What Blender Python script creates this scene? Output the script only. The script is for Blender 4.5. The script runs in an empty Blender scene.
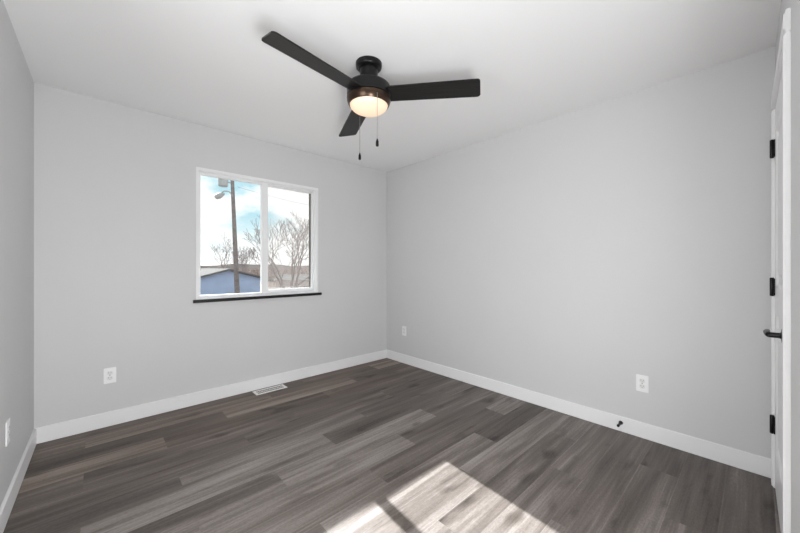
import bpy, bmesh, math, random
from mathutils import Vector, Matrix
PI = math.pi
S = bpy.context.scene
C = S.collection
random.seed(4)

# ------------------------------------------------------------------ camera
cam_d = bpy.data.cameras.new('camera')
cam_d.sensor_fit = 'HORIZONTAL'
cam_d.sensor_width = 36.0
cam_d.lens = 36.0 * 330 / 800
cam_d.clip_start = 0.01
cam_d.clip_end = 2000
cam = bpy.data.objects.new('camera', cam_d)
C.objects.link(cam)
cam.location = (0, 0, 1.2)
cam.rotation_euler = (math.radians(90), 0, math.radians(-42.7))
S.camera = cam

# ------------------------------------------------------------------ world
SKY_STRENGTH = 1.2
world = bpy.data.worlds.new('sky')
S.world = world
world.use_nodes = True
nt = world.node_tree
nt.nodes.clear()
def N(nt, t, **k):
    n = nt.nodes.new(t)
    for a, b in k.items():
        setattr(n, a, b)
    return n
wo = N(nt, 'ShaderNodeOutputWorld'); bg = N(nt, 'ShaderNodeBackground')
tc = N(nt, 'ShaderNodeTexCoord'); mp = N(nt, 'ShaderNodeMapping')
mp.inputs['Scale'].default_value = (4.2, 4.2, 7.5)
mp.inputs['Location'].default_value = (0.35, 2.1, 0.3)
no = N(nt, 'ShaderNodeTexNoise'); no.inputs['Scale'].default_value = 1.0
no.inputs['Detail'].default_value = 6; no.inputs['Roughness'].default_value = 0.55
cr = N(nt, 'ShaderNodeValToRGB')
cr.color_ramp.elements[0].position = 0.40; cr.color_ramp.elements[0].color = (0.47, 0.72, 0.81, 1)
cr.color_ramp.elements[1].position = 0.51; cr.color_ramp.elements[1].color = (1.0, 1.0, 1.0, 1)
nt.links.new(tc.outputs['Generated'], mp.inputs['Vector'])
nt.links.new(mp.outputs[0], no.inputs['Vector'])
nt.links.new(no.outputs['Fac'], cr.inputs[0])
hz = N(nt, 'ShaderNodeSeparateXYZ'); nt.links.new(tc.outputs['Generated'], hz.inputs[0])
mr = N(nt, 'ShaderNodeMapRange'); mr.inputs['From Min'].default_value = 0.02; mr.inputs['From Max'].default_value = 0.14
nt.links.new(hz.outputs[2], mr.inputs['Value'])
hm = N(nt, 'ShaderNodeMix'); hm.data_type = 'RGBA'
hm.inputs[6].default_value = (1, 1, 1, 1)
nt.links.new(mr.outputs[0], hm.inputs[0]); nt.links.new(cr.outputs[0], hm.inputs[7])
nt.links.new(hm.outputs[2], bg.inputs['Color'])
bg.inputs['Strength'].default_value = SKY_STRENGTH
nt.links.new(bg.outputs[0], wo.inputs[0])

# ------------------------------------------------------------------ sun
sd = bpy.data.lights.new('sun', 'SUN')
sd.energy = 30.0
sd.angle = math.radians(0.53)
sd.color = (0.975, 0.985, 1.0)
sun = bpy.data.objects.new('sun', sd)
C.objects.link(sun)
sun.rotation_euler = Vector((-0.084, -1.0, -0.462)).to_track_quat('-Z', 'Y').to_euler()
sun.location = (1.5, 12, 8)

# added unseen fill lamps, brightening the room through two openings beside the camera
def fill_light(loc, aim, w, h, e):
    hd = bpy.data.lights.new('added_fill_lamp', 'AREA')
    hd.shape = 'RECTANGLE'; hd.size = w; hd.size_y = h
    hd.energy = e
    hd.color = (0.985, 0.993, 1.0)
    hl = bpy.data.objects.new('added_fill_lamp', hd)
    C.objects.link(hl)
    hl.location = loc
    hl.rotation_euler = Vector(aim).to_track_quat('-Z', 'Y').to_euler()
fill_light((0.30, -0.26, 0.72), (0.10, 1, 0.34), 0.6, 0.8, 44)
fill_light((-0.80, 0.80, 1.10), (1, 0.12, 0.0), 1.0, 1.5, 27)

S.view_settings.view_transform = 'Standard'
S.view_settings.look = 'None'
S.view_settings.exposure = 0.06
S.view_settings.gamma = 1.0
S.view_settings.use_curve_mapping = False

# ------------------------------------------------------------------ materials
def mat(name, color, rough=0.5, metal=0.0, noise=0.0, nscale=8.0, bump=0.0, bscale=200, spec=0.5):
    m = bpy.data.materials.new(name)
    m.use_nodes = True
    t = m.node_tree
    b = t.nodes['Principled BSDF']
    b.inputs['Base Color'].default_value = (*color, 1)
    b.inputs['Roughness'].default_value = rough
    b.inputs['Metallic'].default_value = metal
    b.inputs['Specular IOR Level'].default_value = spec
    co = N(t, 'ShaderNodeTexCoord')
    if noise > 0:
        n = N(t, 'ShaderNodeTexNoise'); n.inputs['Scale'].default_value = nscale; n.inputs['Detail'].default_value = 4
        r = N(t, 'ShaderNodeValToRGB')
        r.color_ramp.elements[0].position = 0.3; r.color_ramp.elements[1].position = 0.7
        r.color_ramp.elements[0].color = (*[c * (1 - noise) for c in color], 1)
        r.color_ramp.elements[1].color = (*[min(1, c * (1 + noise)) for c in color], 1)
        t.links.new(co.outputs['Object'], n.inputs['Vector'])
        t.links.new(n.outputs['Fac'], r.inputs[0]); t.links.new(r.outputs[0], b.inputs['Base Color'])
    if bump > 0:
        n = N(t, 'ShaderNodeTexNoise'); n.inputs['Scale'].default_value = bscale; n.inputs['Detail'].default_value = 2
        bp = N(t, 'ShaderNodeBump'); bp.inputs['Strength'].default_value = bump; bp.inputs['Distance'].default_value = 0.001
        t.links.new(co.outputs['Object'], n.inputs['Vector'])
        t.links.new(n.outputs['Fac'], bp.inputs['Height']); t.links.new(bp.outputs[0], b.inputs['Normal'])
    return m

M_wall = mat('wall_paint', (0.665, 0.665, 0.67), 0.55, bump=0.15, noise=0.008, nscale=3)
M_ceil = mat('ceiling_paint', (0.88, 0.88, 0.88), 0.8, bump=0.3, bscale=120)
M_trim = mat('trim_paint', (0.89, 0.89, 0.895), 0.35, noise=0.005)
M_vinyl = mat('white_vinyl', (0.88, 0.885, 0.89), 0.35, noise=0.005)
M_sill = mat('dark_sill', (0.012, 0.011, 0.011), 0.4, noise=0.2, nscale=30, spec=0.3)
M_black = mat('matte_black_metal', (0.006, 0.006, 0.0065), 0.30, 0.0, noise=0.1, nscale=20, spec=0.28)
M_bronze = mat('dark_bronze_ring', (0.07, 0.045, 0.03), 0.28, 0.8, noise=0.1, nscale=20)
M_chain = mat('chain_metal', (0.35, 0.33, 0.30), 0.35, 0.9, noise=0.1, nscale=50)
M_plate = mat('plate_plastic', (0.92, 0.92, 0.92), 0.3, noise=0.004)
M_slot = mat('outlet_slot', (0.03, 0.03, 0.03), 0.6, noise=0.1)
M_outface = mat('outlet_face', (0.82, 0.82, 0.82), 0.35, noise=0.004)
M_vent = mat('vent_enamel', (0.86, 0.85, 0.83), 0.4, noise=0.01)
M_ventgap = mat('vent_duct_dark', (0.10, 0.09, 0.085), 0.7, noise=0.1)
M_siding = mat('outside_wall', (0.35, 0.28, 0.24), 0.8, noise=0.1)
M_screenframe = mat('screen_frame_metal', (0.10, 0.085, 0.075), 0.5, noise=0.1)

def blade_mat():
    m = mat('fan_blade_wood', (0.03, 0.029, 0.028), 0.40, spec=0.25)
    t = m.node_tree; b = t.nodes['Principled BSDF']
    co = N(t, 'ShaderNodeTexCoord'); mp = N(t, 'ShaderNodeMapping'); mp.inputs['Scale'].default_value = (3, 90, 20)
    n = N(t, 'ShaderNodeTexNoise'); n.inputs['Scale'].default_value = 1; n.inputs['Detail'].default_value = 5
    r = N(t, 'ShaderNodeValToRGB')
    r.color_ramp.elements[0].position = 0.35; r.color_ramp.elements[1].position = 0.7
    r.color_ramp.elements[0].color = (0.009, 0.0085, 0.008, 1); r.color_ramp.elements[1].color = (0.022, 0.021, 0.020, 1)
    t.links.new(co.outputs['Object'], mp.inputs[0]); t.links.new(mp.outputs[0], n.inputs['Vector'])
    t.links.new(n.outputs['Fac'], r.inputs[0]); t.links.new(r.outputs[0], b.inputs['Base Color'])
    return m
M_blade = blade_mat()

def glass_mat(name, gloss=0.03):
    m = bpy.data.materials.new(name); m.use_nodes = True
    t = m.node_tree; t.nodes.clear()
    o = N(t, 'ShaderNodeOutputMaterial'); a = N(t, 'ShaderNodeBsdfTransparent'); g = N(t, 'ShaderNodeBsdfGlossy')
    g.inputs['Roughness'].default_value = 0.01
    a.inputs['Color'].default_value = (0.97, 0.98, 0.975, 1)
    mx = N(t, 'ShaderNodeMixShader'); mx.inputs[0].default_value = gloss
    t.links.new(a.outputs[0], mx.inputs[1]); t.links.new(g.outputs[0], mx.inputs[2]); t.links.new(mx.outputs[0], o.inputs[0])
    return m
M_glass = glass_mat('window_glass')

def screen_mat():
    m = bpy.data.materials.new('insect_mesh'); m.use_nodes = True
    t = m.node_tree; t.nodes.clear()
    o = N(t, 'ShaderNodeOutputMaterial'); a = N(t, 'ShaderNodeBsdfTransparent'); d = N(t, 'ShaderNodeBsdfDiffuse')
    d.inputs['Color'].default_value = (0.75, 0.70, 0.68, 1)
    mx = N(t, 'ShaderNodeMixShader'); mx.inputs[0].default_value = 0.13
    t.links.new(a.outputs[0], mx.inputs[1]); t.links.new(d.outputs[0], mx.inputs[2]); t.links.new(mx.outputs[0], o.inputs[0])
    return m
M_screen = screen_mat()

def lampglass_mat():
    m = mat('frosted_lamp_glass', (0.62, 0.54, 0.44), 0.45)
    t = m.node_tree; b = t.nodes['Principled BSDF']
    lw = N(t, 'ShaderNodeLayerWeight'); lw.inputs['Blend'].default_value = 0.35
    r = N(t, 'ShaderNodeValToRGB')
    r.color_ramp.elements[0].color = (1.0, 0.72, 0.47, 1); r.color_ramp.elements[1].color = (1.0, 0.60, 0.36, 1)
    t.links.new(lw.outputs['Facing'], r.inputs[0]); t.links.new(r.outputs[0], b.inputs['Emission Color'])
    b.inputs['Emission Strength'].default_value = 0.62
    return m
M_lamp = lampglass_mat()

# ------------------------------------------------------------------ mesh helpers
def box(bm, x0, x1, y0, y1, z0, z1, bev=0.0, mtx=None):
    vs = [bm.verts.new((x, y, z)) for x in (x0, x1) for y in (y0, y1) for z in (z0, z1)]
    f = [(0, 1, 3, 2), (4, 6, 7, 5), (0, 4, 5, 1), (2, 3, 7, 6), (0, 2, 6, 4), (1, 5, 7, 3)]
    fs = [bm.faces.new([vs[i] for i in q]) for q in f]
    if bev > 0:
        es = list({e for fc in fs for e in fc.edges})
        r = bmesh.ops.bevel(bm, geom=es, offset=bev, segments=2, affect='EDGES')
        vs = list({v for fc in r['faces'] for v in fc.verts} | {v for v in vs if v.is_valid})
    if mtx is not None:
        for v in vs:
            v.co = mtx @ v.co
    return vs

def lathe(bm, prof, seg=48, center=(0, 0, 0), mtx=None):
    rings = []
    c = Vector(center)
    for r, z in prof:
        if r < 1e-6:
            rings.append([bm.verts.new(c + Vector((0, 0, z)))])
        else:
            rings.append([bm.verts.new(c + Vector((r * math.cos(2 * PI * i / seg), r * math.sin(2 * PI * i / seg), z))) for i in range(seg)])
    for a, b in zip(rings[:-1], rings[1:]):
        for i in range(seg):
            j = (i + 1) % seg
            if len(a) == 1 and len(b) == 1: continue
            if len(a) == 1: bm.faces.new((a[0], b[j], b[i]))
            elif len(b) == 1: bm.faces.new((a[i], a[j], b[0]))
            else: bm.faces.new((a[i], a[j], b[j], b[i]))
    if mtx is not None:
        for rg in rings:
            for v in rg: v.co = mtx @ v.co

def tube(bm, pts, rads, seg=8, cap=True):
    pts = [Vector(p) for p in pts]
    rings = []
    up = None
    for i, p in enumerate(pts):
        d = (pts[min(i + 1, len(pts) - 1)] - pts[max(i - 1, 0)]).normalized()
        if up is None:
            up = Vector((0, 0, 1)) if abs(d.z) < 0.9 else Vector((1, 0, 0))
        a = d.cross(up).normalized(); b = a.cross(d).normalized(); up = b
        rings.append([bm.verts.new(p + (a * math.cos(2 * PI * k / seg) + b * math.sin(2 * PI * k / seg)) * rads[i]) for k in range(seg)])
    for A, B in zip(rings[:-1], rings[1:]):
        for k in range(seg):
            j = (k + 1) % seg
            bm.faces.new((A[k], A[j], B[j], B[k]))
    if cap:
        bm.faces.new(rings[0][::-1]); bm.faces.new(rings[-1])

def obj(name, bm, m, parent=None, loc=None, smooth=False, rot=None):
    bmesh.ops.recalc_face_normals(bm, faces=bm.faces)
    me = bpy.data.meshes.new(name)
    bm.to_mesh(me); bm.free()
    me.materials.append(m)
    if smooth:
        for p in me.polygons: p.use_smooth = True
        try: me.set_sharp_from_angle(angle=math.radians(35))
        except Exception: pass
    o = bpy.data.objects.new(name, me)
    C.objects.link(o)
    if parent: o.parent = parent
    if loc: o.location = loc
    if rot: o.rotation_euler = rot
    return o

def struct(o, label=None):
    o['kind'] = 'structure'
    if label: o['label'] = label
    return o

def thing(name, label, cat, loc=(0, 0, 0), rotz=0, group=None):
    o = bpy.data.objects.new(name, None)
    C.objects.link(o)
    o.location = loc; o.rotation_euler = (0, 0, rotz)
    o.empty_display_size = 0.1
    o['label'] = label; o['category'] = cat; o['kind'] = 'thing'
    if group: o['group'] = group
    return o

def tag(o, label, cat, group=None):
    o['label'] = label; o['category'] = cat; o['kind'] = 'thing'
    if group: o['group'] = group
    return o

def B(): return bmesh.new()

# ------------------------------------------------------------------ room shell
XL, XR, YF, H = -0.306, 2.823, 3.315, 2.444
T = 0.15
# frame of the back wall, a touch off square: s runs away from the right-hand corner, v points into the room
tt = math.atan(0.0138)
W4 = Matrix.Translation((2.70, -0.052, 0)) @ Matrix(((-math.cos(tt), -math.sin(tt), 0, 0), (-math.sin(tt), math.cos(tt), 0, 0), (0, 0, 1, 0), (0, 0, 0, 1)))

# floor: every plank a face of one mesh, with its own tone and seed
PW, PL = 0.1805, 1.24
tones = {14: [.34, .42, .38], 13: [.42, .46, .30, .60], 12: [.26, .62, .36], 11: [.62, .30, .34], 10: [.36, .40, .36, .4], 9: [.40, .46, .32],
         8: [.30, .52, .40], 7: [.55, .70, .34, .46], 6: [.46, .74, .36], 5: [.50, .54, .42], 4: [.5, .52, .38, .66], 3: [.5, .60, .26],
         2: [.5, .56, .62], 1: [.42, .56, .40, .56], 0: [.40, .50, .48], -1: [.55, .56, .46], -2: [.5, .54, .50, .34], -3: [.5, .52, .36]}
warm = {14: .8, 13: .8, 12: .7, 11: .7, 10: .3, 9: .15}
starts = {2: -0.89, 0: -0.47, 1: -0.05 - 1.24}
bm = B()
uvl = bm.loops.layers.uv.new('plank')
tl = bm.faces.layers.float.new('tone'); sl = bm.faces.layers.float.new('seed'); wl = bm.faces.layers.float.new('warm')
y0 = 0.664
for r in range(-19, 15):
    ya, yb = y0 + r * PW, y0 + (r + 1) * PW
    st = starts[r % 3]
    lst = tones.get(r)
    k = 0
    xa = st
    while xa > -1.7: xa -= PL
    while xa < XR + 0.05:
        idx = round((xa - st) / PL)
        a, b = max(xa, -1.7), min(xa + PL, XR + 0.05)
        ybb = min(yb, YF + 0.03)
        if b > a + 1e-4 and ybb > ya:
            vs = [bm.verts.new(p) for p in ((a, ya, 0), (b, ya, 0), (b, ybb, 0), (a, ybb, 0))]
            f = bm.faces.new(vs)
            for lp, v in zip(f.loops, vs):
                lp[uvl].uv = (v.co.x - xa, v.co.y - ya)
            f[tl] = lst[idx] if (lst and 0 <= idx < len(lst)) else random.uniform(.3, .6)
            f[sl] = random.uniform(0, 50)
            f[wl] = warm.get(r, 0.0)
        xa += PL
fl = obj('floor', bm, None or M_wall)
fm = bpy.data.materials.new('plank_floor'); fm.use_nodes = True
t = fm.node_tree; b = t.nodes['Principled BSDF']
uv = N(t, 'ShaderNodeUVMap'); uv.uv_map = 'plank'
at = N(t, 'ShaderNodeAttribute'); at.attribute_name = 'tone'
as_ = N(t, 'ShaderNodeAttribute'); as_.attribute_name = 'seed'
aw = N(t, 'ShaderNodeAttribute'); aw.attribute_name = 'warm'
sep = N(t, 'ShaderNodeSeparateXYZ'); t.links.new(uv.outputs[0], sep.inputs[0])
def math_(op, a, b_=None, c_=None):
    n = N(t, 'ShaderNodeMath'); n.operation = op
    for i, v in enumerate((a, b_, c_)):
        if v is None: continue
        if isinstance(v, (int, float)): n.inputs[i].default_value = v
        else: t.links.new(v, n.inputs[i])
    return n.outputs[0]
def noise_(sx, sy, seedmul, detail=4, rough=0.55, dist=0.0):
    cmb = N(t, 'ShaderNodeCombineXYZ')
    t.links.new(math_('MULTIPLY', sep.outputs[0], sx), cmb.inputs[0])
    t.links.new(math_('MULTIPLY', sep.outputs[1], sy), cmb.inputs[1])
    t.links.new(math_('MULTIPLY', as_.outputs['Fac'], seedmul), cmb.inputs[2])
    n = N(t, 'ShaderNodeTexNoise'); n.inputs['Scale'].default_value = 1; n.inputs['Detail'].default_value = detail
    n.inputs['Roughness'].default_value = rough; n.inputs['Distortion'].default_value = dist
    t.links.new(cmb.outputs[0], n.inputs['Vector'])
    return n.outputs['Fac']
broad = noise_(0.9, 13, 3.1, 2, 0.5, 0.5)      # broad cathedral streaks
fine = noise_(2.2, 70, 7.7, 4, 0.6, 0.2)        # fine grain
micro = noise_(70, 160, 9.1, 3)
knot = noise_(3.6, 9.5, 5.3, 2, 0.4)
v = math_('ADD', math_('MULTIPLY_ADD', at.outputs['Fac'], 0.85, 0.075), math_('MULTIPLY', math_('SUBTRACT', broad, 0.5), 1.0))
v = math_('ADD', v, math_('MULTIPLY', math_('SUBTRACT', fine, 0.5), 0.62))
v = math_('ADD', v, math_('MULTIPLY', math_('SUBTRACT', micro, 0.5), 0.35))
kn = math_('MAXIMUM', math_('SUBTRACT', knot, 0.62), 0.0)
v = math_('SUBTRACT', v, math_('MULTIPLY', kn, 2.2))
# pale bevel along plank sides, fine dark line at the joint
edge = math_('MINIMUM', sep.outputs[1], math_('SUBTRACT', PW, sep.outputs[1]))
el = math_('LESS_THAN', edge, 0.0028)
v = math_('ADD', v, math_('MULTIPLY', el, 0.10))
ramp = N(t, 'ShaderNodeValToRGB')
e = ramp.color_ramp.elements
e[0].position = 0.0; e[0].color = (0.034, 0.026, 0.021, 1)
e[1].position = 1.0; e[1].color = (0.375, 0.342, 0.318, 1)
m_ = ramp.color_ramp.elements.new(0.5); m_.color = (0.155, 0.131, 0.117, 1)
t.links.new(v, ramp.inputs[0])
mixw = N(t, 'ShaderNodeMix'); mixw.data_type = 'RGBA'; mixw.blend_type = 'MULTIPLY'
mixw.inputs[7].default_value = (1.05, 0.90, 0.74, 1)
t.links.new(math_('MULTIPLY', aw.outputs['Fac'], 0.8), mixw.inputs[0]); t.links.new(ramp.outputs[0], mixw.inputs[6])
t.links.new(mixw.outputs[2], b.inputs['Base Color'])
b.inputs['Specular IOR Level'].default_value = 0.35
rr = math_('MULTIPLY_ADD', fine, 0.15, 0.40)
t.links.new(rr, b.inputs['Roughness'])
bp = N(t, 'ShaderNodeBump'); bp.inputs['Strength'].default_value = 0.25; bp.inputs['Distance'].default_value = 0.001
t.links.new(math_('SUBTRACT', fine, math_('MULTIPLY', math_('LESS_THAN', edge, 0.0012), 2.0)), bp.inputs['Height'])
t.links.new(bp.outputs[0], b.inputs['Normal'])
fl.data.materials[0] = fm
struct(fl, 'grey brown wood plank floor running parallel to the window wall')
bm = B(); box(bm, -1.75, XR + T, -2.75, YF + T, -0.25, -0.002); struct(obj('floor_slab', bm, M_wall))

bm = B(); box(bm, -1.75, XR + T, -2.75, YF + T, H, H + 0.15)
struct(obj('ceiling', bm, M_ceil), 'smooth white flat ceiling')

# window opening
WX0, WX1, WZ0, WZ1 = 0.655, 1.806, 0.918, 2.047
bm = B()
box(bm, XL - T, WX0, YF, YF + T, 0, H); box(bm, WX1, XR + T, YF, YF + T, 0, H)
box(bm, WX0, WX1, YF, YF + T, 0, WZ0); box(bm, WX0, WX1, YF, YF + T, WZ1, H)
struct(obj('wall_front', bm, M_wall), 'pale grey wall with the window')
bm = B(); box(bm, XR, XR + T, -2.75, YF, 0, H)
struct(obj('wall_right', bm, M_wall), 'pale grey blank wall right of the corner')
SK = 0.013    # the left wall stands a touch off square
def skew(bm):
    for v_ in bm.verts: v_.co.x -= (YF - v_.co.y) * SK
bm = B(); box(bm, XL - T, XL, 1.25, YF, 0, H); box(bm, XL - T, XL, -0.24, 1.25, 2.25, H); skew(bm)  # lower part near the camera left open, a gap added for fill light
struct(obj('wall_left', bm, M_wall), 'pale grey wall at the left edge')

# back wall with the door and, behind the camera, a gap added for fill light
DH = 2.045
bm = B()
vw0, vw1 = -0.018, -0.15
def wbox(bm, s0, s1, v0, v1, z0, z1, bev=0): box(bm, s0, s1, v0, v1, z0, z1, bev, W4)
wbox(bm, -0.122, -0.006, vw1, vw0, 0, H)
wbox(bm, -0.006, 0.772, vw1, vw0, DH + 0.012, H)
wbox(bm, 0.772, 1.62, vw1, vw0, 0, H)
wbox(bm, 1.62, 2.95, vw1, vw0, 2.30, H)
wbox(bm, 2.95, 3.065, vw1, vw0, 0, H)
struct(obj('wall_back', bm, M_wall), 'pale grey wall with the white door')

# added unseen hall around the fill lamps, behind the camera
bm = B(); box(bm, -1.60, -1.45, -2.75, 1.25, 0, H); box(bm, -1.60, XL - T, 1.25, 1.40, 0, H)
struct(obj('wall_added_hall_left', bm, M_wall))
bm = B(); box(bm, 1.55, 1.70, -2.75, -0.23, 0, H); struct(obj('wall_added_hall_right', bm, M_wall))
bm = B()
box(bm, -1.45, -0.40, -2.75, -2.60, 0, H); box(bm, 1.0, 1.55, -2.75, -2.60, 0, H)
box(bm, -0.40, 1.0, -2.75, -2.60, 0, 0.35); box(bm, -0.40, 1.0, -2.75, -2.60, 1.95, H)
struct(obj('wall_added_hall_back', bm, M_wall))

# baseboards
BH, BT = 0.108, 0.014
def base(name, x0, x1, y0, y1):
    bm = B(); box(bm, x0, x1, y0, y1, 0.0, BH, 0.003)
    return struct(obj(name, bm, M_trim), 'white painted baseboard')
base('baseboard_front', XL, XR, YF - BT, YF)
base('baseboard_right', XR - BT, XR, -0.066, YF - BT)
bm = B(); box(bm, XL, XL + BT, 1.25, YF - BT, 0, BH, 0.003); skew(bm)
struct(obj('baseboard_left', bm, M_trim), 'white painted baseboard')
bm = B(); box(bm, 0.853, 1.62, vw0, vw0 + BT, 0, BH, 0.003, W4)
struct(obj('baseboard_back', bm, M_trim), 'white painted baseboard')

# door casing
def casing(name, s0, s1, z0, z1):
    bm = B()
    wbox(bm, s0, s1, -0.018, -0.005, z0, z1, 0.002)
    if s1 - s0 < z1 - z0:
        wbox(bm, s0 + 0.012, s1 - 0.012, -0.008, 0.0, z0, z1 - 0.0, 0.003)
    else:
        wbox(bm, s0, s1, -0.008, 0.0, z0 + 0.012, z1 - 0.012, 0.003)
    return struct(obj(name, bm, M_trim), 'white painted door casing')
casing('trim_1', -0.088, -0.003, 0, DH + 0.008)
casing('trim_2', 0.769, 0.854, 0, DH + 0.008)
casing('trim_3', -0.088, 0.854, DH + 0.008, DH + 0.093)
# jamb
bm = B()
wbox(bm, -0.006, 0.0, vw1, -0.014, 0, DH + 0.006); wbox(bm, 0.766, 0.772, vw1, -0.014, 0, DH + 0.006)
wbox(bm, -0.006, 0.772, vw1, -0.014, DH + 0.004, DH + 0.012)
struct(obj('trim_4', bm, M_trim))

# door: stiles, rails and two sunk panels with sloped edges
bm = B()
d0, d1, df, db = 0.003, 0.763, -0.012, -0.047
def wpt(s, v_, z): return bm.verts.new(W4 @ Vector((s, v_, z)))
ss = [d0, d0 + 0.115, d1 - 0.115, d1]; zs = [0.008, 0.25, 0.95, 1.10, 1.90, DH]
for i in range(3):
    for j in range(5):
        a, b2, c, d = ss[i], ss[i + 1], zs[j], zs[j + 1]
        if i == 1 and j in (1, 3):
            ins = [(0.0, 0.0), (0.012, -0.008), (0.05, -0.008), (0.062, -0.002)]
            rings = []
            for o_, dv in ins:
                rings.append([wpt(a + o_, df + dv, c + o_), wpt(b2 - o_, df + dv, c + o_), wpt(b2 - o_, df + dv, d - o_), wpt(a + o_, df + dv, d - o_)])
            for A_, B_ in zip(rings[:-1], rings[1:]):
                for k in range(4):
                    bm.faces.new((A_[k], A_[(k + 1) % 4], B_[(k + 1) % 4], B_[k]))
            bm.faces.new(rings[-1])
        else:
            bm.faces.new((wpt(a, df, c), wpt(b2, df, c), wpt(b2, df, d), wpt(a, df, d)))
bk = [wpt(d0, db, 0.008), wpt(d1, db, 0.008), wpt(d1, db, DH), wpt(d0, db, DH)]
fr = [wpt(d0, df, 0.008), wpt(d1, df, 0.008), wpt(d1, df, DH), wpt(d0, df, DH)]
bm.faces.new(bk)
for k in range(4): bm.faces.new((bk[k], bk[(k + 1) % 4], fr[(k + 1) % 4], fr[k]))
bmesh.ops.remove_doubles(bm, verts=bm.verts, dist=1e-5)
door = struct(obj('door_1', bm, M_trim), 'white panelled door with black hinges and lever')
for zc in (0.345, 1.090, 1.837):
    bm = B()
    lathe(bm, [(0, -0.050), (0.006, -0.050), (0.0085, -0.046), (0.0085, 0.046), (0.006, 0.050), (0, 0.050)], 16, (0, 0, 0), W4 @ Matrix.Translation((0.004, -0.0005, zc)))
    wbox(bm, 0.003, 0.026, -0.0125, -0.0065, zc - 0.045, zc + 0.045)
    wbox(bm, -0.009, 0.003, -0.006, 0.0015, zc - 0.045, zc + 0.045)
    o = obj('hinge', bm, M_black, door, smooth=True); o['label'] = 'black metal door hinge'
# lever handle
sH, zH = 0.700, 0.925
bm = B()
RV = W4 @ Matrix.Translation((sH, df, zH)) @ Matrix.Rotation(-PI / 2, 4, 'X')
lathe(bm, [(0, 0), (0.031, 0), (0.031, 0.005), (0.027, 0.009), (0.013, 0.011), (0.011, 0.014), (0.0105, 0.045), (0.0, 0.045)], 32, (0, 0, 0), RV)
hd_ = obj('door_handle', bm, M_black, door, smooth=True); hd_['label'] = 'black lever door handle'
bm = B()
pts = []; 
for k in range(9):
    q = k / 8
    pts.append(W4 @ Vector((sH - 0.002 - 0.112 * q, df + 0.043 + 0.006 * math.sin(q * PI), zH + 0.002 * math.sin(q * PI))))
tube(bm, pts, [0.0105, 0.0105, 0.010, 0.0095, 0.009, 0.009, 0.0085, 0.0085, 0.0075], 12)
obj('lever', bm, M_black, hd_, smooth=True)

# ------------------------------------------------------------------ window
bm = B()
# inner trim ring, slightly proud of the wall
rx0, rx1, rz0, rz1 = 0.642, 1.818, 0.910, 2.068
yf0, yf1 = YF - 0.008, YF + 0.0
for a in ((rx0, WX0 + 0.004, rz0, rz1), (WX1 - 0.004, rx1, rz0, rz1)):
    box(bm, a[0], a[1], yf0, yf1, a[2], a[3], 0.002)
box(bm, WX0, WX1, yf0, yf1, WZ1 - 0.004, rz1, 0.002)
box(bm, WX0, WX1, yf0, yf1, rz0, WZ0 + 0.004, 0.002)
# jamb liners and vinyl frame
def ring(x0, x1, z0, z1, ya, yb, wl_, wr_, wt_, wb_):
    box(bm, x0, x0 + wl_, ya, yb, z0, z1); box(bm, x1 - wr_, x1, ya, yb, z0, z1)
    box(bm, x0 + wl_, x1 - wr_, ya, yb, z1 - wt_, z1); box(bm, x0 + wl_, x1 - wr_, ya, yb, z0, z0 + wb_)
ring(WX0, WX1, WZ0, WZ1, YF, YF + T + 0.01, 0.008, 0.007, 0.008, 0.006)
ring(WX0 + .008, WX1 - .007, WZ0 + .006, WZ1 - .008, YF + 0.03, YF + 0.12, 0.008, 0.009, 0.008, 0.006)
fx0, fx1, fz0, fz1 = WX0 + 0.016, WX1 - 0.016, WZ0 + 0.012, WZ1 - 0.016
win = struct(obj('window_1', bm, M_vinyl), 'white framed two pane sliding window over a dark sill')
def sash(name, x0, x1, ya, yb, lw, rw, bh):
    bm = B()
    z0, z1 = fz0, fz1
    box(bm, x0, x0 + lw, ya, yb, z0, z1, 0.002); box(bm, x1 - rw, x1, ya, yb, z0, z1, 0.002)
    box(bm, x0 + lw, x1 - rw, ya, yb, z1 - 0.013, z1, 0.002); box(bm, x0 + lw, x1 - rw, ya, yb, z0, z0 + bh, 0.002)
    o = obj(name, bm, M_vinyl, win)
    bm = B(); yc = (ya + yb) / 2
    box(bm, x0 + lw - .003, x1 - rw + .003, yc - 0.002, yc + 0.002, z0 + bh - .003, z1 - 0.013 + .003)
    p = obj('window_pane', bm, M_glass, o); p['label'] = 'clear glass pane'
    return o
sL = sash('window_sash', fx0, 1.280, YF + 0.035, YF + 0.065, 0.014, 0.062, 0.012)
sR = sash('window_sash', 1.225, fx1, YF + 0.070, YF + 0.100, 0.055, 0.010, 0.034)
# latch on the meeting stile
bm = B(); box(bm, 1.245, 1.262, YF + 0.022, YF + 0.036, 1.46, 1.52, 0.003); obj('window_latch', bm, M_vinyl, win)
# insect screen on the right half
bm = B(); sy = YF + 0.108
box(bm, 1.28, fx1 - 0.002, sy, sy + 0.001, fz0 + 0.002, fz1 - 0.002)
scr = obj('insect_screen', bm, M_screen, win); scr['label'] = 'grey insect screen over the right pane'
bm = B()
a0, a1 = 1.266, fx1 - 0.0005
box(bm, a1 - 0.022, a1, sy - 0.006, sy + 0.008, fz0 + 0.001, fz1 - 0.001)
box(bm, a0, a0 + 0.014, sy - 0.006, sy + 0.008, fz0 + 0.001, fz1 - 0.001)
obj('screen_frame', bm, M_screenframe, scr)
# sill
bm = B(); box(bm, 0.619, 1.853, YF - 0.026, YF - 0.0, 0.883, 0.910, 0.003)
struct(obj('trim_5', bm, M_sill), 'thin black window sill')

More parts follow.
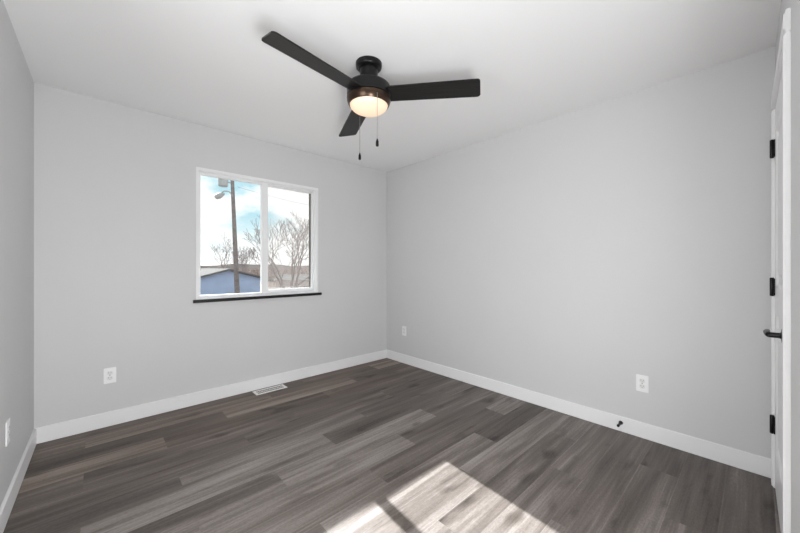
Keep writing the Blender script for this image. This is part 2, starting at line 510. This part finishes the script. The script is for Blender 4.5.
# ------------------------------------------------------------------ ceiling fan
FX, FY = 1.233, 1.618
fan = thing('ceiling_fan', 'black three blade flush mount ceiling fan with lit frosted bowl light', 'ceiling fan', (FX, FY, H))
def fz(z): return z - H
bm = B(); lathe(bm, [(0, 0), (0.080, 0), (0.080, fz(2.430)), (0.078, fz(2.419)), (0.071, fz(2.411)), (0.058, fz(2.407)), (0, fz(2.407))], 48)
obj('canopy', bm, M_black, fan, smooth=True)
bm = B(); lathe(bm, [(0.0, fz(2.407)), (0.055, fz(2.407)), (0.055, fz(2.345)), (0.051, fz(2.342)), (0.051, fz(2.31)), (0, fz(2.31))], 48)
obj('neck', bm, M_black, fan, smooth=True)
bm = B(); lathe(bm, [(0.0, fz(2.312)), (0.112, fz(2.312)), (0.125, fz(2.308)), (0.132, fz(2.300)), (0.134, fz(2.290)), (0.134, fz(2.237)), (0.129, fz(2.233)), (0, fz(2.233))], 64)
obj('motor_housing', bm, M_black, fan, smooth=True)
bm = B(); lathe(bm, [(0.0, fz(2.232)), (0.129, fz(2.232)), (0.135, fz(2.228)), (0.134, fz(2.215)), (0.128, fz(2.197)), (0.121, fz(2.186)), (0.117, fz(2.185)), (0.117, fz(2.195)), (0, fz(2.195))], 64)
obj('light_ring', bm, M_bronze, fan, smooth=True)
bm = B()
prof = [(0.116, fz(2.196))] + [(0.116 * math.cos(k * PI / 20), fz(2.190) - 0.052 * math.sin(k * PI / 20)) for k in range(0, 10)] + [(0, fz(2.138))]
lathe(bm, prof, 64)
o = obj('lamp_bowl', bm, M_lamp, fan, smooth=True); o['label'] = 'lit frosted glass bowl, warm white'
ZB = 2.252
def blade(a):
    bm = B()
    n = 24
    L0, L1 = 0.115, 0.675
    outline = []
    wr, wt = 0.062, 0.070
    # rounded corners at the tip
    top = [(L0, wr), (L1 - 0.02, wt)]
    for k in range(0, 7): top.append((L1 - 0.02 + 0.02 * math.sin(k * PI / 12), wt - 0.02 + 0.02 * math.cos(k * PI / 12)))
    bot = [(x - 0.012 * (x - L0) / (L1 - L0), -y_) for x, y_ in top]
    pl = top + bot[::-1]
    hi = [bm.verts.new((x, y_, 0.004)) for x, y_ in pl]; lo = [bm.verts.new((x, y_, -0.004)) for x, y_ in pl]
    bm.faces.new(hi); bm.faces.new(lo[::-1])
    for k in range(len(pl)):
        j = (k + 1) % len(pl)
        bm.faces.new((hi[k], lo[k], lo[j], hi[j]))
    bmesh.ops.remove_doubles(bm, verts=bm.verts, dist=1e-5)
    o = obj('blade', bm, M_blade, fan)
    o.matrix_local = Matrix.Translation((0, 0, fz(ZB))) @ Matrix.Rotation(a, 4, 'Z') @ Matrix.Rotation(PITCH, 4, 'X')
    bm = B()
    box(bm, 0.10, 0.20, -0.035, 0.035, 0.004, 0.009, 0.002)
    for sx, sy2 in ((0.16, 0.02), (0.16, -0.02), (0.185, 0.0)):
        lathe(bm, [(0, 0.013), (0.004, 0.012), (0.006, 0.009), (0, 0.009)], 10, (sx, sy2, 0))
    obj('blade_bracket', bm, M_black, o)
PITCH = math.radians(-12)
for a in (-49.8, 67.8, 188.8):
    blade(math.radians(a))
def chain(dx, dy, zb):
    bm = B()
    z = 2.205; n = 0
    prof = []
    zz = fz(z)
    ze = fz(zb + 0.045)
    prof = [(0.0, zz)]
    while zz > ze:
        prof += [(0.0009, zz - 0.0002), (0.0021, zz - 0.0020), (0.0009, zz - 0.0038)]
        zz -= 0.004
    prof += [(0, zz)]
    lathe(bm, prof, 6, (dx, dy, 0))
    o = obj('pull_chain', bm, M_chain, fan, smooth=False); o['label'] = 'thin beaded metal pull chain'
    bm = B()
    b0 = fz(zb)
    lathe(bm, [(0, b0 + 0.046), (0.0035, b0 + 0.044), (0.0055, b0 + 0.036), (0.0085, b0 + 0.028), (0.009, b0 + 0.004), (0.006, b0), (0, b0)], 16, (dx, dy, 0))
    k = obj('chain_knob', bm, M_black, o, smooth=True); k['label'] = 'small black pull chain knob'
def camv(lat, fw): return (0.735 * lat + 0.678 * fw, -0.678 * lat + 0.735 * fw)
chain(*camv(0.060, -0.122), 1.893)
chain(*camv(-0.070, 0.118), 1.893)

# ------------------------------------------------------------------ wall plates
def rrect(bm, w, h, r, y0, y1, cx=0, cz=0, n=5):
    pts = []
    for qx, qz, a0 in ((1, 1, 0), (-1, 1, PI / 2), (-1, -1, PI), (1, -1, 3 * PI / 2)):
        for k in range(n + 1):
            a = a0 + k * PI / 2 / n
            pts.append((cx + qx * (w / 2 - r) + r * math.cos(a), cz + qz * (h / 2 - r) + r * math.sin(a)))
    A = [bm.verts.new((x, y0, z)) for x, z in pts]; Bv = [bm.verts.new((x, y1, z)) for x, z in pts]
    bm.faces.new(A); bm.faces.new(Bv[::-1])
    for k in range(len(pts)):
        j = (k + 1) % len(pts); bm.faces.new((A[k], Bv[k], Bv[j], A[j]))
# local frame: plate lies in XZ, faces -Y
def outlet(label, loc, rotz, blank=False):
    o = thing('wall_outlet', label, 'outlet', loc, rotz)
    bm = B(); rrect(bm, 0.072, 0.117, 0.006, -0.0055, 0)
    p = obj('cover_plate', bm, M_plate, o)
    md = p.modifiers.new('bev', 'BEVEL'); md.width = 0.002; md.segments = 2; md.limit_method = 'ANGLE'
    for dz in (0.0195, -0.0195):
        bm = B(); rrect(bm, 0.034, 0.029, 0.011, -0.0075, -0.004, 0, dz)
        r_ = obj('receptacle', bm, M_outface, o)
        bm = B()
        box(bm, -0.0078, -0.0058, -0.0079, -0.006, dz - 0.001, dz + 0.009)
        box(bm, 0.0055, 0.0075, -0.0079, -0.006, dz - 0.001, dz + 0.007)
        box(bm, -0.003, 0.003, -0.0079, -0.006, dz - 0.0105, dz - 0.0055, 0.001)
        obj('socket_slot', bm, M_slot, r_)
    bm = B(); lathe(bm, [(0, 0.0068), (0.003, 0.0065), (0.0035, 0.0055), (0, 0.005)], 12, (0, 0, 0), Matrix.Rotation(PI / 2, 4, 'X'))
    obj('screw', bm, M_chain, o)
    return o
outlet('white duplex outlet on the wall below and left of the window', (0.080, YF, 0.378), 0)
outlet('white duplex outlet on the right wall above the door stop', (XR, 0.549, 0.379), -PI / 2)
outlet('small white outlet on the right wall close to the far room corner', (XR, 2.978, 0.399), -PI / 2)
outlet('white outlet seen edge on at the left picture edge, low on the left wall', (-0.3164, 2.472, 0.395), PI / 2 - 0.013)

# door stop
ds = thing('door_stop', 'small black door stop screwed into the right baseboard', 'door stop', (XR - BT, 0.675, 0.064), 0)
bm = B(); lathe(bm, [(0, 0), (0.014, 0), (0.014, 0.003), (0.012, 0.010), (0.0085, 0.022), (0.0075, 0.058), (0, 0.058)], 20, (0, 0, 0), Matrix.Rotation(-PI / 2, 4, 'Y'))
obj('stem', bm, M_black, ds, smooth=True)
bm = B(); lathe(bm, [(0, 0.056), (0.0085, 0.056), (0.0090, 0.060), (0.0088, 0.072), (0.006, 0.076), (0, 0.076)], 20, (0, 0, 0), Matrix.Rotation(-PI / 2, 4, 'Y'))
obj('bumper_tip', bm, M_black, ds, smooth=True)

# floor register
vt = thing('floor_vent', 'white metal floor register beside the baseboard below the window', 'vent', (1.250, 3.217, 0), 0)
bm = B()
w2, d2 = 0.150, 0.057
for a in ((-w2, w2, -d2, -d2 + 0.020), (-w2, w2, d2 - 0.020, d2), (-w2, -w2 + 0.022, -d2 + .02, d2 - .02), (w2 - 0.022, w2, -d2 + .02, d2 - .02)):
    box(bm, a[0], a[1], a[2], a[3], 0.0, 0.005, 0.0015)
obj('vent_frame', bm, M_vent, vt)
bm = B()
nsl = 17
for k in range(nsl):
    x = -w2 + 0.026 + (2 * w2 - 0.052) * k / (nsl - 1)
    box(bm, x - 0.0013, x + 0.0013, -d2 + 0.019, d2 - 0.019, 0.0010, 0.0026)
box(bm, -w2 + .02, w2 - .02, -0.003, 0.003, 0.0012, 0.0042)
obj('louvres', bm, M_vent, vt)
bm = B(); box(bm, -w2 + 0.015, w2 - 0.015, -d2 + 0.012, d2 - 0.012, 0.0002, 0.001); obj('duct_opening', bm, M_ventgap, vt)

# ------------------------------------------------------------------ outdoors
GZ = -1.8
def at_px(px, py, d):
    lat = (px - 400) / 330 * d
    return Vector((0.678 * d + 0.735 * lat, 0.735 * d - 0.678 * lat, 1.2 + (266.5 - py) * d / 330))
M_ground = mat('dry_grass', (0.092, 0.076, 0.068), 0.95, noise=0.25, nscale=0.15, spec=0.0)
M_hill = mat('distant_scrub', (0.30, 0.265, 0.25), 0.95, noise=0.3, nscale=0.08, spec=0.0)
M_bark = mat('bare_bark', (0.25, 0.21, 0.20), 0.9, noise=0.25, nscale=6, spec=0.0)
M_bark2 = mat('grey_bark', (0.29, 0.25, 0.245), 0.9, noise=0.2, nscale=6, spec=0.0)
M_pole = mat('weathered_pole_wood', (0.26, 0.23, 0.225), 0.85, noise=0.2, nscale=5, spec=0.0)
M_blue = mat('blue_siding', (0.46, 0.57, 0.78), 0.7, noise=0.06, nscale=1.5, spec=0.0)
M_roofw = mat('pale_roof', (0.17, 0.165, 0.16), 0.7, noise=0.08, nscale=2, spec=0.0)
M_white = mat('white_paint_outside', (0.8, 0.8, 0.8), 0.6, noise=0.02)
M_grey = mat('transformer_grey', (0.45, 0.47, 0.48), 0.5, noise=0.05)
M_beige = mat('beige_siding', (0.60, 0.50, 0.46), 0.8, noise=0.05, nscale=1, spec=0.0)
M_hedge = mat('winter_brush', (0.36, 0.30, 0.28), 0.95, noise=0.35, nscale=1.5, spec=0.0)
M_wire = mat('cable_black', (0.25, 0.25, 0.26), 0.6, noise=0.1)

bm = B(); box(bm, -300, 500, YF + 1.2, 700, GZ - 1, GZ)
struct(obj('ground', bm, M_ground), 'dry winter ground outside the window')
# low ridge on the horizon
bm = B()
a_, b_v = [], []
n = 90
for k in range(n + 1):
    x = -250 + 800 * k / n
    h = 2.2 + 0.9 * math.sin(k * 0.5) + 0.6 * math.sin(k * 1.3 + 1) + random.uniform(0, 0.5)
    a_.append([bm.verts.new((x, 330 + 10 * math.sin(k * .3), GZ - 0.5)), bm.verts.new((x, 338 + 10 * math.sin(k * .3), GZ + 2 + h)), bm.verts.new((x, 352 + 10 * math.sin(k * .3), GZ + 2.2 + h)), bm.verts.new((x, 380, GZ - 0.5))])
for p, q in zip(a_[:-1], a_[1:]):
    for k in range(3): bm.faces.new((p[k], q[k], q[k + 1], p[k + 1]))
struct(obj('hills', bm, M_hill), 'low brown ridge on the horizon')

# blue garage
def local_frame(p, yaw):
    return Matrix.Translation(p) @ Matrix.Rotation(yaw, 4, 'Z')
gd = 26.0
gp = at_px(229, 266, gd); gp.z = GZ
g = thing('garage', 'low blue garage with a pale gable roof, seen through the left pane', 'building', gp, math.radians(2))
gw, gl, ge, gt = 3.1, 7.0, 1.85, 2.68
bm = B()
pr = [(-gw, 0), (gw, 0), (gw, ge), (0, gt), (-gw, ge)]
A = [bm.verts.new((x, 0, z)) for x, z in pr]; Bv = [bm.verts.new((x, gl, z)) for x, z in pr]
bm.faces.new(A); bm.faces.new(Bv[::-1])
for k in range(5): bm.faces.new((A[k], Bv[k], Bv[(k + 1) % 5], A[(k + 1) % 5]))
obj('siding', bm, M_blue, g)
bm = B()
for sgn in (-1, 1):
    q = [(0, gt + 0.02), (sgn * (gw + 0.3), ge - 0.05), (sgn * (gw + 0.3), ge + 0.07), (0, gt + 0.16)]
    A = [bm.verts.new((x, -0.3, z)) for x, z in q]; Bv = [bm.verts.new((x, gl + 0.3, z)) for x, z in q]
    bm.faces.new(A); bm.faces.new(Bv[::-1])
    for k in range(4): bm.faces.new((A[k], Bv[k], Bv[(k + 1) % 4], A[(k + 1) % 4]))
obj('roof', bm, M_roofw, g)
bm = B(); box(bm, -2.2, 0.6, -0.05, 0.0, 0.0, 1.75, 0.01)
for k in range(1, 4): box(bm, -2.2, 0.6, -0.06, -0.05, 0.435 * k - .01, 0.435 * k + .01)
obj('garage_door', bm, M_blue, g)

bm = B(); lathe(bm, [(0, 0.05), (0.16, 0.04), (0.17, 0), (0, 0)], 20, (2.55, 0, 1.35 + 0), None)
for v_ in bm.verts: v_.co = Vector((v_.co.x, -v_.co.z + 1.35, 1.45 + v_.co.y))
obj('white_disc', bm, M_white, g)  # unidentified white spot on the garage, drawn as a plain disc
# distant beige house, right pane
p = at_px(300, 266, 50); p.z = GZ
h = thing('house', 'pale beige low house behind the big bare tree, seen through the right pane', 'building', p, math.radians(-35))
bm = B()
pr = [(-4.5, 0), (4.5, 0), (4.5, .9), (0, 1.6), (-4.5, .9)]
pr = [(-3.5, 0), (3.5, 0), (3.5, 1.0), (-3.5, 1.0)]
A = [bm.verts.new((x, 0, z)) for x, z in pr]; Bv = [bm.verts.new((x, 5, z)) for x, z in pr]
bm.faces.new(A); bm.faces.new(Bv[::-1])
for k in range(4): bm.faces.new((A[k], Bv[k], Bv[(k + 1) % 4], A[(k + 1) % 4]))
obj('house_wall', bm, M_beige, h)
bm = B()
q = [(-3.8, -0.3, 0.98), (3.8, -0.3, 0.98), (3.8, 5.3, 0.98), (-3.8, 5.3, 0.98)]
lo = [bm.verts.new(v_) for v_ in q]; r0 = bm.verts.new((-3.8, 2.5, 1.75)); r1 = bm.verts.new((3.8, 2.5, 1.75))
bm.faces.new(lo[::-1]); bm.faces.new((lo[0], lo[1], r1, r0)); bm.faces.new((lo[2], lo[3], r0, r1)); bm.faces.new((lo[1], lo[2], r1)); bm.faces.new((lo[3], lo[0], r0))
obj('house_roof', bm, M_roofw, h)

# utility pole
pb = at_px(236.3, 270, 23); ptp = at_px(232.2, 176, 23)
dirv = (ptp - pb) / (ptp.z - pb.z)
base_p = pb + dirv * (GZ - pb.z)
pole = thing('utility_pole', 'tall wooden utility pole with grey transformer and lamp, in the left pane', 'utility pole', base_p)
hh = 10.2
bm = B(); tube(bm, [dirv * (hh * k / 6) for k in range(7)], [0.175 - 0.07 * k / 6 for k in range(7)], 14); obj('pole', bm, M_pole, pole, smooth=True)
def pl_(px, py, d=23.0): return at_px(px, py, d) - base_p
tp = pl_(223.3, 186.5)
bm = B(); lathe(bm, [(0, 0), (0.27, 0), (0.31, 0.04), (0.31, 0.82), (0.33, 0.84), (0.33, 0.9), (0.12, 0.98), (0, 0.98)], 24, tp)
tr = obj('transformer', bm, M_grey, pole, smooth=True); tr['label'] = 'grey cylindrical transformer'
for dx in (-.13, .13):
    bm = B(); lathe(bm, [(0, .94), (.05, .94), (.03, 1.0), (.055, 1.04), (.03, 1.09), (.05, 1.13), (0, 1.2)], 10, tp + Vector((dx, 0, 0)))
    obj('bushing', bm, M_white, tr, smooth=True)
bm = B()
pc = pl_(232.5, 183); tube(bm, [tp + Vector((0.1, 0, .35)), pc + Vector((0, 0, 0))], [.05, .05], 8)
obj('transformer_bracket', bm, M_grey, pole)
bm = B(); tube(bm, [pl_(232.8, 195), pl_(229, 191.5), pl_(224, 191), pl_(221, 194)], [.045] * 4, 8); obj('lamp_arm', bm, M_grey, pole, smooth=True)
bm = B()
a = pl_(224.5, 193.6); c = pl_(215, 197.5)
tube(bm, [a, a.lerp(c, .2), a.lerp(c, .55), a.lerp(c, .9), c], [.06, .13, .21, .17, .05], 12)
sl_ = obj('street_lamp_head', bm, M_grey, pole, smooth=True); sl_['label'] = 'grey street lamp head on a curved arm'
bm = B(); q = pl_(232.2, 177.2)
tube(bm, [q + Vector((-1.0, .75, .25)), q + Vector((1.0, -.75, .25))], [.06, .06], 6); obj('crossarm', bm, M_pole, pole)

def wire(p0, p1, sag, label):
    bm = B(); p0 = Vector(p0); p1 = Vector(p1)
    pts = [p0.lerp(p1, k / 24) - Vector((0, 0, sag * 4 * (k / 24) * (1 - k / 24))) for k in range(25)]
    tube(bm, pts, [0.010] * 25, 5)
    o = obj('power_line', bm, M_wire); tag(o, label, 'cable')
wire(at_px(238, 187, 23), at_px(380, 214, 34), 0.4, 'lower thin power line crossing the sky in the right pane')
wire(at_px(238, 178.3, 23), at_px(380, 200, 34), 0.4, 'upper thin power line crossing the sky in the right pane')

# bare trees
def tree(base, height, spread, seed, m, label, lean=(0, 0), trunks=1, maxd=6, tr=0.16, up=0.55, first=0.22, tw=0.012):
    rnd = random.Random(seed)
    o = thing('bare_tree', label, 'tree', base)
    bt, bb = B(), B()
    def grow(bmx, p, d, L, r, depth):
        n = 4
        pts = [p]; rad = [r]
        dd = d.copy()
        for k in range(n):
            dd = (dd + Vector((rnd.uniform(-1, 1), rnd.uniform(-1, 1), rnd.uniform(-.5, 1))) * 0.13).normalized()
            pts.append(pts[-1] + dd * L / n); rad.append(max(tw, r * (1 - 0.4 * (k + 1) / n)))
        tube(bmx, pts, rad, 7 if depth < 2 else (5 if depth < 4 else 3), True)
        if depth >= maxd: return
        kids = rnd.choice((2, 2, 3))
        for k in range(kids):
            ang = rnd.uniform(0.25, 0.75); az = 2 * PI * (k + rnd.uniform(0, .6)) / kids
            a1 = dd.orthogonal().normalized(); a2 = dd.cross(a1)
            nd = (dd * math.cos(ang) + (a1 * math.cos(az) + a2 * math.sin(az)) * math.sin(ang) * spread + Vector((0, 0, up * 0.35))).normalized()
            start = pts[-1] if k < 2 else pts[-2]
            grow(bb, start, nd, L * rnd.uniform(.62, .86), rad[-1] * .8, depth + 1)
        if depth > 0 and rnd.random() < .6:
            q = pts[2]; az = rnd.uniform(0, 2 * PI); a1 = dd.orthogonal().normalized(); a2 = dd.cross(a1)
            grow(bb, q, (dd + (a1 * math.cos(az) + a2 * math.sin(az)) * .9).normalized(), L * .55, rad[2] * .5, depth + 2)
    for k in range(trunks):
        az = rnd.uniform(0, 2 * PI) + 2 * PI * k / trunks
        d = Vector((lean[0], lean[1], 1)) + (Vector((math.cos(az), math.sin(az), 0)) * (.30 if trunks > 1 else 0))
        grow(bt, Vector((0, 0, 0)), d.normalized(), height * first, tr, 0)
    obj('trunk', bt, m, o, smooth=True); b_ = obj('branches', bb, m, o)
    return o
p = at_px(290, 266, 24); p.z = GZ
tree(p, 7.2, 1.15, 11, M_bark, 'large spreading bare tree filling the right window pane', trunks=3, maxd=6, tr=0.17, first=0.27, tw=0.011)
p = at_px(246, 266, 42); p.z = GZ
tree(p, 6.6, 1.15, 5, M_bark2, 'bare tree behind the garage roof, right of the utility pole', trunks=2, maxd=5, tr=0.16, first=0.27, tw=0.018)
p = at_px(222, 266, 56); p.z = GZ
tree(p, 9.0, 1.3, 8, M_bark2, 'smaller bare tree behind the garage, left of the utility pole', trunks=2, maxd=5, tr=0.14, first=0.27, tw=0.016)

# winter brush behind the yards: a ragged mass of twigs
bm = B(); rnd = random.Random(3)
for k in range(1500):
    px = rnd.uniform(170, 345); d = rnd.uniform(66, 95)
    q = at_px(px, 266, d); q.z = GZ
    hgt = rnd.uniform(1.2, 2.9)
    tube(bm, [q, q + Vector((rnd.uniform(-.5, .5), rnd.uniform(-.5, .5), hgt * .6)), q + Vector((rnd.uniform(-1, 1), rnd.uniform(-1, 1), hgt))], [.22, .16, .03], 4)
o = obj('winter_brush', bm, M_hedge); o['kind'] = 'stuff'; o['label'] = 'brown leafless brush along the horizon'; o['category'] = 'brush'
